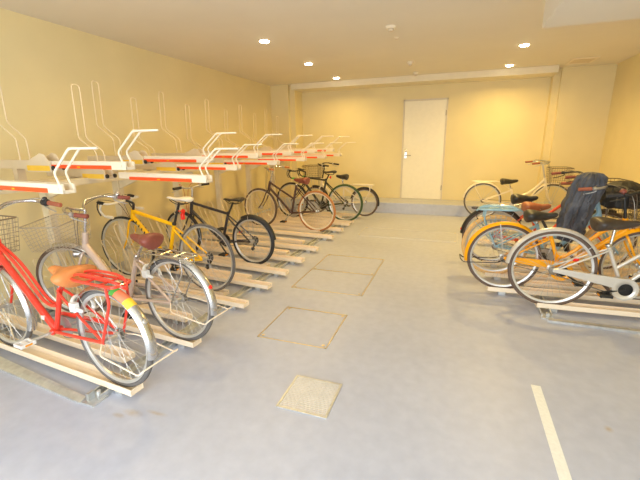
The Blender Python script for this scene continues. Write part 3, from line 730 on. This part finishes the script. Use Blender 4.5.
    if S.get('lock'):       # ring lock round the rear wheel by the seat stays
        a = S.get('lock_a', 2.45); q = Vector((ra[0]+(R-.02)*math.cos(a)*-1 if False else ra[0]+(R-.025)*math.cos(PI-a),0,ra[1]+(R-.025)*math.sin(PI-a)))
        dr = Vector((q.x-ra[0],0,q.z-ra[1])).normalized(); mb = MB()
        pts = [q+dr*(.062*math.cos(b))+Vector((0,.052*math.sin(b),0)) for b in [ -2.5+5.0*i/16 for i in range(17)]]
        mb.tube(pts, .012, 8); mb.box((q.x-.02,.035,q.z-.03),(q.x+.03,.066,q.z+.025)); mb.obj('wheel_lock', M[S['lock']], t, bevel=.003)
    if S.get('stand'):      # two-legged stand folded back past the wheel
        mb = MB(); e = R+.03; zz = S.get('standz', ra[1]-.06); b_ = S.get('standw', .125)
        mb.tube(round_path([(ra[0],.07,ra[1]),(ra[0]-.05,b_,ra[1]-.03),(-e,b_,zz),(-e-.03,b_,zz+.03),(-e-.03,-b_,zz+.03),(-e,-b_,zz),(ra[0]-.05,-b_,ra[1]-.03),(ra[0],-.07,ra[1])],.025), .0045, 8)
        mb.obj('kickstand', M[S['stand']], t)
    if S.get('skirt'):
        mb = MB()
        for s in (-1,1):
            for i in range(9):
                a = 1.0+i*.16; mb.tube([(ra[0]+.06*math.cos(a),s*.05,ra[1]+.06*math.sin(a)),(ra[0]+(R)*math.cos(a),s*.034,ra[1]+R*math.sin(a))], .0022, 4)
            for q in (.12,.18,.24): mb.tube([(ra[0]+q*math.cos(1.0+i*.16),s*(.05-.05*q*.3),ra[1]+q*math.sin(1.0+i*.16)) for i in range(9)], .0022, 4)
        mb.obj('skirt_guard', M[S['skirt']], t)
    if S.get('basket'):
        c_, S_, m_ = S['basket']
        wire_basket(t, c_, S_, M[m_], xf, rim=M[S.get('brim', m_)])
        mb = MB(); mb.xf = xf
        for s in (-1,1): mb.tube([(c_[0]+S_[0]*.6,s*.06,c_[1]),(fa[0],s*.064,fa[1])], .004, 6)
        mb.obj('basket_stay', M['alu'], t)
    if S.get('lamp'):
        mb = MB(); mb.xf = xf; q = cr+Vector((.07,0,-.02)); mb.lathe(q-Vector((.03,0,0)),(1,0,0),[(.012,0),(.028,.02),(.032,.05),(.028,.056)],16).tube([q-Vector((.03,0,0)),cr],.005,6); mb.obj('headlamp', M['chrome'], t)
    if S.get('taillamp'):
        u_, z_ = S['taillamp']
        MB().box((u_-.03,-.016,z_-.03),(u_,.016,z_+.03)).obj('tail_lamp', M['reflector'], t, bevel=.006)
    if S.get('postrefl'):
        u_, z_ = S['postrefl']; MB().lathe((u_,0,z_),(-1,0,0),[(.020,0),(.024,.004),(.022,.012)],18).tube([(u_,0,z_),(u_+.05,0,z_)],.005).obj('rear_reflector', M['reflector'], t)
    if S.get('spokerefl'):
        a = .5; MB().box((ra[0]+.19*math.cos(a)-.02,-.006,ra[1]+.19*math.sin(a)-.012),(ra[0]+.19*math.cos(a)+.02,.006,ra[1]+.19*math.sin(a)+.012)).obj('spoke_reflector', M[S['spokerefl']], t, bevel=.002)
    return t

# left rack
bike('red city bicycle with tan saddle and red carrier, nearest on the left', -1.785, 1.40, -1, dict(
  R=.307, wb=1.13, bb=(.54,.245), st=(.405,.575), ht=(.99,.80), hb=(1.01,.66), type='loop', twin=True, tt=.60, sag=.07, frame='red', tr=.0155, sticker=True,
  saddle='tanleather', sad=(.33,.70), sL=.27, sW=.23, tyre='greyrubber', guard='chrome', rg=(.55,3.30), tape=.50, gw=.033,
  bars='upright', stem=(.965,.975), bw=.27, sweep=.17, rise=.045, grip='browngrip', barm='chrome', shifter=-1, bell=None,
  rack=(-.155,.225,.66,'red'), rack2=True, rackr=.0085, lock='whitepl', stand='cream', standz=.23, basket=((1.06,.68),(.27,.36,.23),'midwire'),
  crank=PI-.42, pedal='whitepl', crankm='alu', steer=3, fork='red', chainguard=(False,'red'), rrefl=2.62, reflm='alu'))
bike('champagne city bicycle with brown saddle and wire basket on the left', -1.785, 1.95, -1, dict(
  R=.315, wb=1.10, bb=(.50,.25), st=(.36,.60), ht=(.90,.73), hb=(.935,.59), type='staple', tt=.0, frame='champagne', tr=.0185,
  saddle='brownleather', sad=(.265,.775), sL=.25, sW=.17, tyre='greyrubber', ftyre='brownrubber', guard='chrome', rg=(.18+PI-.0-2.6,3.3),
  bars='upright', stem=(.86,.91), bw=.27, sweep=.14, rise=.05, grip='brownleather', barm='chrome', bell='chrome', bellside=-1,
  rack=(-.18,.24,.655,'chrome'), lock='whitepl', stand='cream', standz=.25, basket=((.98,.63),(.26,.37,.20),'wire'),
  crank=.4, pedal='black', steer=22, fork='champagne', chainguard=(False,'champagne'), rrefl=2.70, lamp=True))
bike('yellow road bicycle with white saddle on the left', -2.165, 2.765, -1, dict(
  R=.335, tw=.028, wb=1.06, bb=(.48,.255), st=(.36,.64), ht=(.90,.745), hb=(.925,.66), type='diamond', tt=.97, frame='yellow', tr=.0185, decal=True,
  saddle='whiteleather', sad=(.265,.905), sL=.30, sW=.115, stilt=.05, springs=False, post='black', tyre='rubber', rtyre='greyrubber', rim='rimsilver',
  bars='drop', stem=(.975,.84), bw=.20, grip='whiteleather', barm='whiteleather', stemm='black', lever='black', cable='plum', crankm='black',
  derail=True, steer=9, fork='yellow', taillamp=(.255,.72), postrefl=(.235,.77), crank=-1.1))
bike('black flat-bar bicycle with black saddle on the left', -2.15, 3.62, -1, dict(
  R=.288, tw=.042, wb=1.06, bb=(.44,.24), st=(.325,.595), ht=(.865,.715), hb=(.895,.56), type='diamond', tt=.97, frame='blackframe', tr=.0165,
  saddle='blackleather', sad=(.245,.775), sL=.27, sW=.15, springs=False, post='black', tyre='rubber', rim='rimsilver', guard='black', rg=(1.1,3.0), fguard=False,
  bars='flat', stem=(.87,.87), bw=.29, rise=.02, grip='blackgrip', barm='alu', lever='alu', cable='redcable', derail=True, crankm='black', spokerefl='reflector', crank=.9))
bike('dark plum bicycle with tan tyres and brown saddle on the left', -2.02, 5.42, -1, dict(
  R=.328, tw=.040, wb=1.05, bb=(.45,.27), st=(.345,.74), ht=(.83,.775), hb=(.87,.65), type='mixte', tt=.5, frame='plum', tr=.018,
  saddle='brownleather', sad=(.26,.845), sL=.27, sW=.16, tyre='tanrubber', ftyre='brownrubber', rim='ivory', bars='upright', stem=(.80,.97), bw=.25, sweep=.12, rise=.03,
  grip='tanleather', barm='chrome', crank=2.2, fork='plum', lamp=False))
bike('dark green drop-bar bicycle with green tyre on the left', -1.80, 6.30, -1, dict(
  R=.335, tw=.044, wb=1.06, bb=(.46,.26), st=(.36,.74), ht=(.78,.79), hb=(.81,.66), type='diamond', tt=.97, frame='olive', tr=.018,
  saddle='blackleather', sad=(.30,.89), sL=.27, sW=.13, springs=False, post='black', tyre='rubber', rtyre='greenrubber', rim='rimsilver', bars='drop', stem=(.88,.89), bw=.20,
  grip='greentape', barm='black', lever='black', derail=True, crankm='black', postrefl=(.28,.78), crank=-2.4))
bike('small ivory-framed bicycle with front basket, farthest on the left', -1.58, 6.90, -1, dict(
  R=.268, tw=.04, wb=1.02, bb=(.44,.25), st=(.42,.56), ht=(.87,.70), hb=(.90,.56), type='staple', frame='ivory', tr=.016,
  saddle='blackleather', sad=(.46,.78), sL=.25, sW=.18, tyre='brownrubber', guard='black', bars='upright', stem=(.86,.93), bw=.26, sweep=.16, rise=.05, grip='blackgrip', barm='black',
  rack=(-.17,.24,.60,'ivory'), rackr=.010, basket=((.92,.70),(.29,.34,.24),'darkwire'), crank=.3))

# right rack
bike('silver step-through bicycle with chain case, nearest on the right', .815, 3.42, 1, dict(x0=.8,
  R=.332, tw=.036, wb=1.12, bb=(.51,.225), st=(.37,.56), ht=(.90,.78), hb=(.935,.64), type='mixte', tt=.45, frame='silverframe', tr=.0155,
  saddle='darkbrownsaddle', sad=(.395,.775), sL=.32, sW=.21, tyre='brownrubber', guard='silverframe', rg=(.35,3.05), bars='upright', stem=(.87,.95), bw=.27, sweep=.15, rise=.04, barm='alu', grip='blackgrip',
  chainguard=(True,'silverframe'), crankm='black', ringr=.072, crank=PI+.25, pedal='black', basket=((1.0,.70),(.27,.36,.23),'darkwire'), spokerefl='reflector'))
bike('orange step-through bicycle with orange mudguards and black basket on the right', .48, 3.70, 1, dict(
  R=.318, tw=.036, wb=1.07, bb=(.47,.245), st=(.36,.56), ht=(.895,.73), hb=(.92,.60), type='loop', tt=.40, frame='orange', tr=.0165,
  saddle='blackleather', sad=(.265,.765), sL=.27, sW=.18, post='black', tyre='brownrubber', guard='orange', rg=(.85,3.3), bars='upright', stem=(.86,.93), bw=.27, sweep=.16, rise=.04, barm='black', grip='blackgrip', lever='black',
  chainguard=(True,'orange'), ringr=.07, crankm='black', crank=-.6, stand='black', standz=.27, standw=.08, basket=((.98,.70),(.27,.36,.24),'darkwire'), bell='brownleather', bellside=-1, shifter=1, lock='orange', stay_a=1.75))
bike('pale blue city bicycle with blue carrier and brown saddle on the right', .44, 4.12, 1, dict(
  R=.322, tw=.048, wb=1.07, bb=(.47,.25), st=(.36,.58), ht=(.845,.80), hb=(.885,.66), type='staple', tt=.35, frame='skyblue', tr=.0165,
  saddle='midleather', sad=(.34,.775), sL=.26, sW=.15, tyre='creamrubber', guard=None, bars='upright', stem=(.82,.93), bw=.25, sweep=.15, rise=.03, barm='alu', grip='browngrip',
  rack=(-.18,.19,.70,'skyblue'), rack2=True, rackr=.0085, skirt='skyblue', basket=((.94,.68),(.26,.34,.24),'darkwire'), crank=1.2))
bike('vermilion bicycle with black mudguard and black saddle on the right', .45, 4.55, 1, dict(
  R=.322, tw=.034, wb=1.06, bb=(.47,.26), st=(.36,.66), ht=(.80,.87), hb=(.84,.70), type='mixte', tt=.55, frame='vermilion', tr=.0165,
  saddle='blackleather', sad=(.285,.795), sL=.27, sW=.17, tyre='brownrubber', guard='black', rg=(.6,3.1), bars='upright', stem=(.78,.99), bw=.24, sweep=.13, rise=.04, barm='black', grip='brownleather', lever='black',
  rack=(-.24,.20,.635,'black'), rackr=.0045, rrefl=2.95, basket=((.90,.74),(.26,.34,.23),'darkwire'), crank=.2))
bike('ivory city bicycle with wire basket and carrier, farthest on the right', .50, 7.32, 1, dict(
  R=.318, tw=.034, wb=1.10, bb=(.52,.25), st=(.455,.54), ht=(.955,.74), hb=(1.0,.56), type='curve', frame='ivory', tr=.020,
  saddle='blackleather', sad=(.41,.71), sL=.29, sW=.21, tyre='greyrubber', guard='ivory', rg=(.5,3.0), bars='upright', stem=(.925,.965), bw=.26, sweep=.17, rise=.05, barm='alu', grip='browngrip',
  rack=(-.20,.22,.665,'ivory'), basket=((1.02,.64),(.28,.38,.27),'midwire'), brim='darkwire', crank=.3))

# ------------------------------------------------------------------ cloths on the right bikes
from mathutils import noise as mnoise
def drape(name, cx, cy, prof, label, cat, m, amp=.03, seed=0, n=72, steps=5):
    # a cloth hanging over something: rings from the top down, pushed in and out by long falling folds and small creases
    keys = [Vector(q) for q in prof]; rings = []
    P4 = smooth4(prof, steps); K = len(P4)
    for k, (z, rx, ry, ox) in enumerate(P4):
        ring = []; t = k/(K-1)
        for j in range(n):
            a = 2*PI*j/n; ca_, sa_ = math.cos(a), math.sin(a)
            f1 = mnoise.noise(Vector((ca_*2.2+seed, sa_*2.2, z*1.6+ca_*.8)))
            f2 = 1-2*abs(mnoise.noise(Vector((ca_*3.6+seed*2, sa_*3.6, z*5+sa_*1.5))))
            f3 = mnoise.noise(Vector((ca_*9+seed*3, sa_*9, z*14)))
            q = amp*(t**.4)*(1.1*f1+.75*f2+.55*f3)
            zz = z+(.03*mnoise.noise(Vector((ca_*2+seed, sa_*2, 7))) if k == K-1 else .012*f1*t)
            ring.append((cx+ox+(rx+q)*ca_, cy+(ry+q)*sa_, zz))
        rings.append(ring)
    o = MB().loft(rings, cap=False); o.f.append(tuple(range(n))[::-1]); o.mi.append(0)
    ob = o.obj(name, m)
    s = ob.modifiers.new('thickness','SOLIDIFY'); s.thickness = .004
    return tag(ob, label, cat)
def smooth4(P, seg):
    out = []
    for i in range(len(P)-1):
        for k in range(seg):
            t = k/seg; out.append(tuple(P[i][c]+(P[i+1][c]-P[i][c])*t for c in range(4)))
    return out+[tuple(P[-1])]
drape('raincoat', 1.135, 4.03, [(1.135,.02,.02,.03),(1.125,.055,.05,.03),(1.09,.092,.075,.025),(1.02,.11,.09,.01),(.92,.105,.10,-.015),(.81,.095,.105,-.045),(.70,.09,.10,-.06),(.60,.085,.095,-.065),(.50,.08,.09,-.065)],
      'navy raincoat hanging over the handlebar of the pale blue bicycle', 'raincoat', M['navy'], seed=3, amp=.045)
drape('basket_cover', 1.47, 4.17, [(1.05,.03,.03,0),(1.04,.07,.07,0),(1.01,.12,.12,0),(.95,.145,.16,0),(.88,.15,.175,0),(.82,.15,.178,0)],
      'black puffy cover over the front basket of the pale blue bicycle', 'basket cover', M['blackcloth'], amp=.02, seed=5)
drape('basket_cover', 1.62, 3.75, [(1.055,.03,.03,0),(1.05,.08,.08,0),(1.035,.13,.14,0),(1.00,.155,.18,0),(.95,.16,.19,0),(.89,.16,.19,0)],
      'black cover over the front basket of the orange bicycle at the right edge', 'basket cover', M['blackcloth'], amp=.018, seed=8)

# ------------------------------------------------------------------ camera, world, light
yaw, pitch, roll, f = -.3468, .2569, .0146, 372.149
cy_, sy_, cp, sp_ = math.cos(yaw), math.sin(yaw), math.cos(pitch), math.sin(pitch)
fwd = Vector((sy_*cp, cy_*cp, -sp_)); right = Vector((cy_,-sy_,0)); down = fwd.cross(right)
r2 = right*math.cos(roll)+down*math.sin(roll); d2 = down*math.cos(roll)-right*math.sin(roll)
cam = bpy.data.cameras.new('camera'); cam.sensor_width = 36; cam.lens = f*36/640; cam.clip_start = .02
co = bpy.data.objects.new('camera', cam); C.objects.link(co)
mw = Matrix(((r2.x,-d2.x,-fwd.x,0),(r2.y,-d2.y,-fwd.y,0),(r2.z,-d2.z,-fwd.z,1.4311),(0,0,0,1)))
co.matrix_world = mw
bpy.context.scene.camera = co

w = bpy.data.worlds.new('daylight'); bpy.context.scene.world = w; w.use_nodes = True
bg = w.node_tree.nodes['Background']; bg.inputs['Color'].default_value = (.91,.99,1.06,1); bg.inputs['Strength'].default_value = 6.8
po = bpy.data.lights.new('entrance_portal','AREA'); po.shape = 'RECTANGLE'; po.size = 4.6; po.size_y = 2.3; po.cycles.is_portal = True
pob = bpy.data.objects.new('entrance_portal', po); C.objects.link(pob); pob.location = (-.8,YF-.14,1.15); pob.rotation_euler = (PI/2,0,0)

sc = bpy.context.scene
sc.view_settings.view_transform = 'Standard'; sc.view_settings.look = 'None'; sc.view_settings.gamma = 1
sc.view_settings.use_curve_mapping = False; sc.view_settings.exposure = .02
sc.cycles.max_bounces = 8; sc.cycles.diffuse_bounces = 5; sc.cycles.use_denoising = True
sc.cycles.sample_clamp_indirect = 6
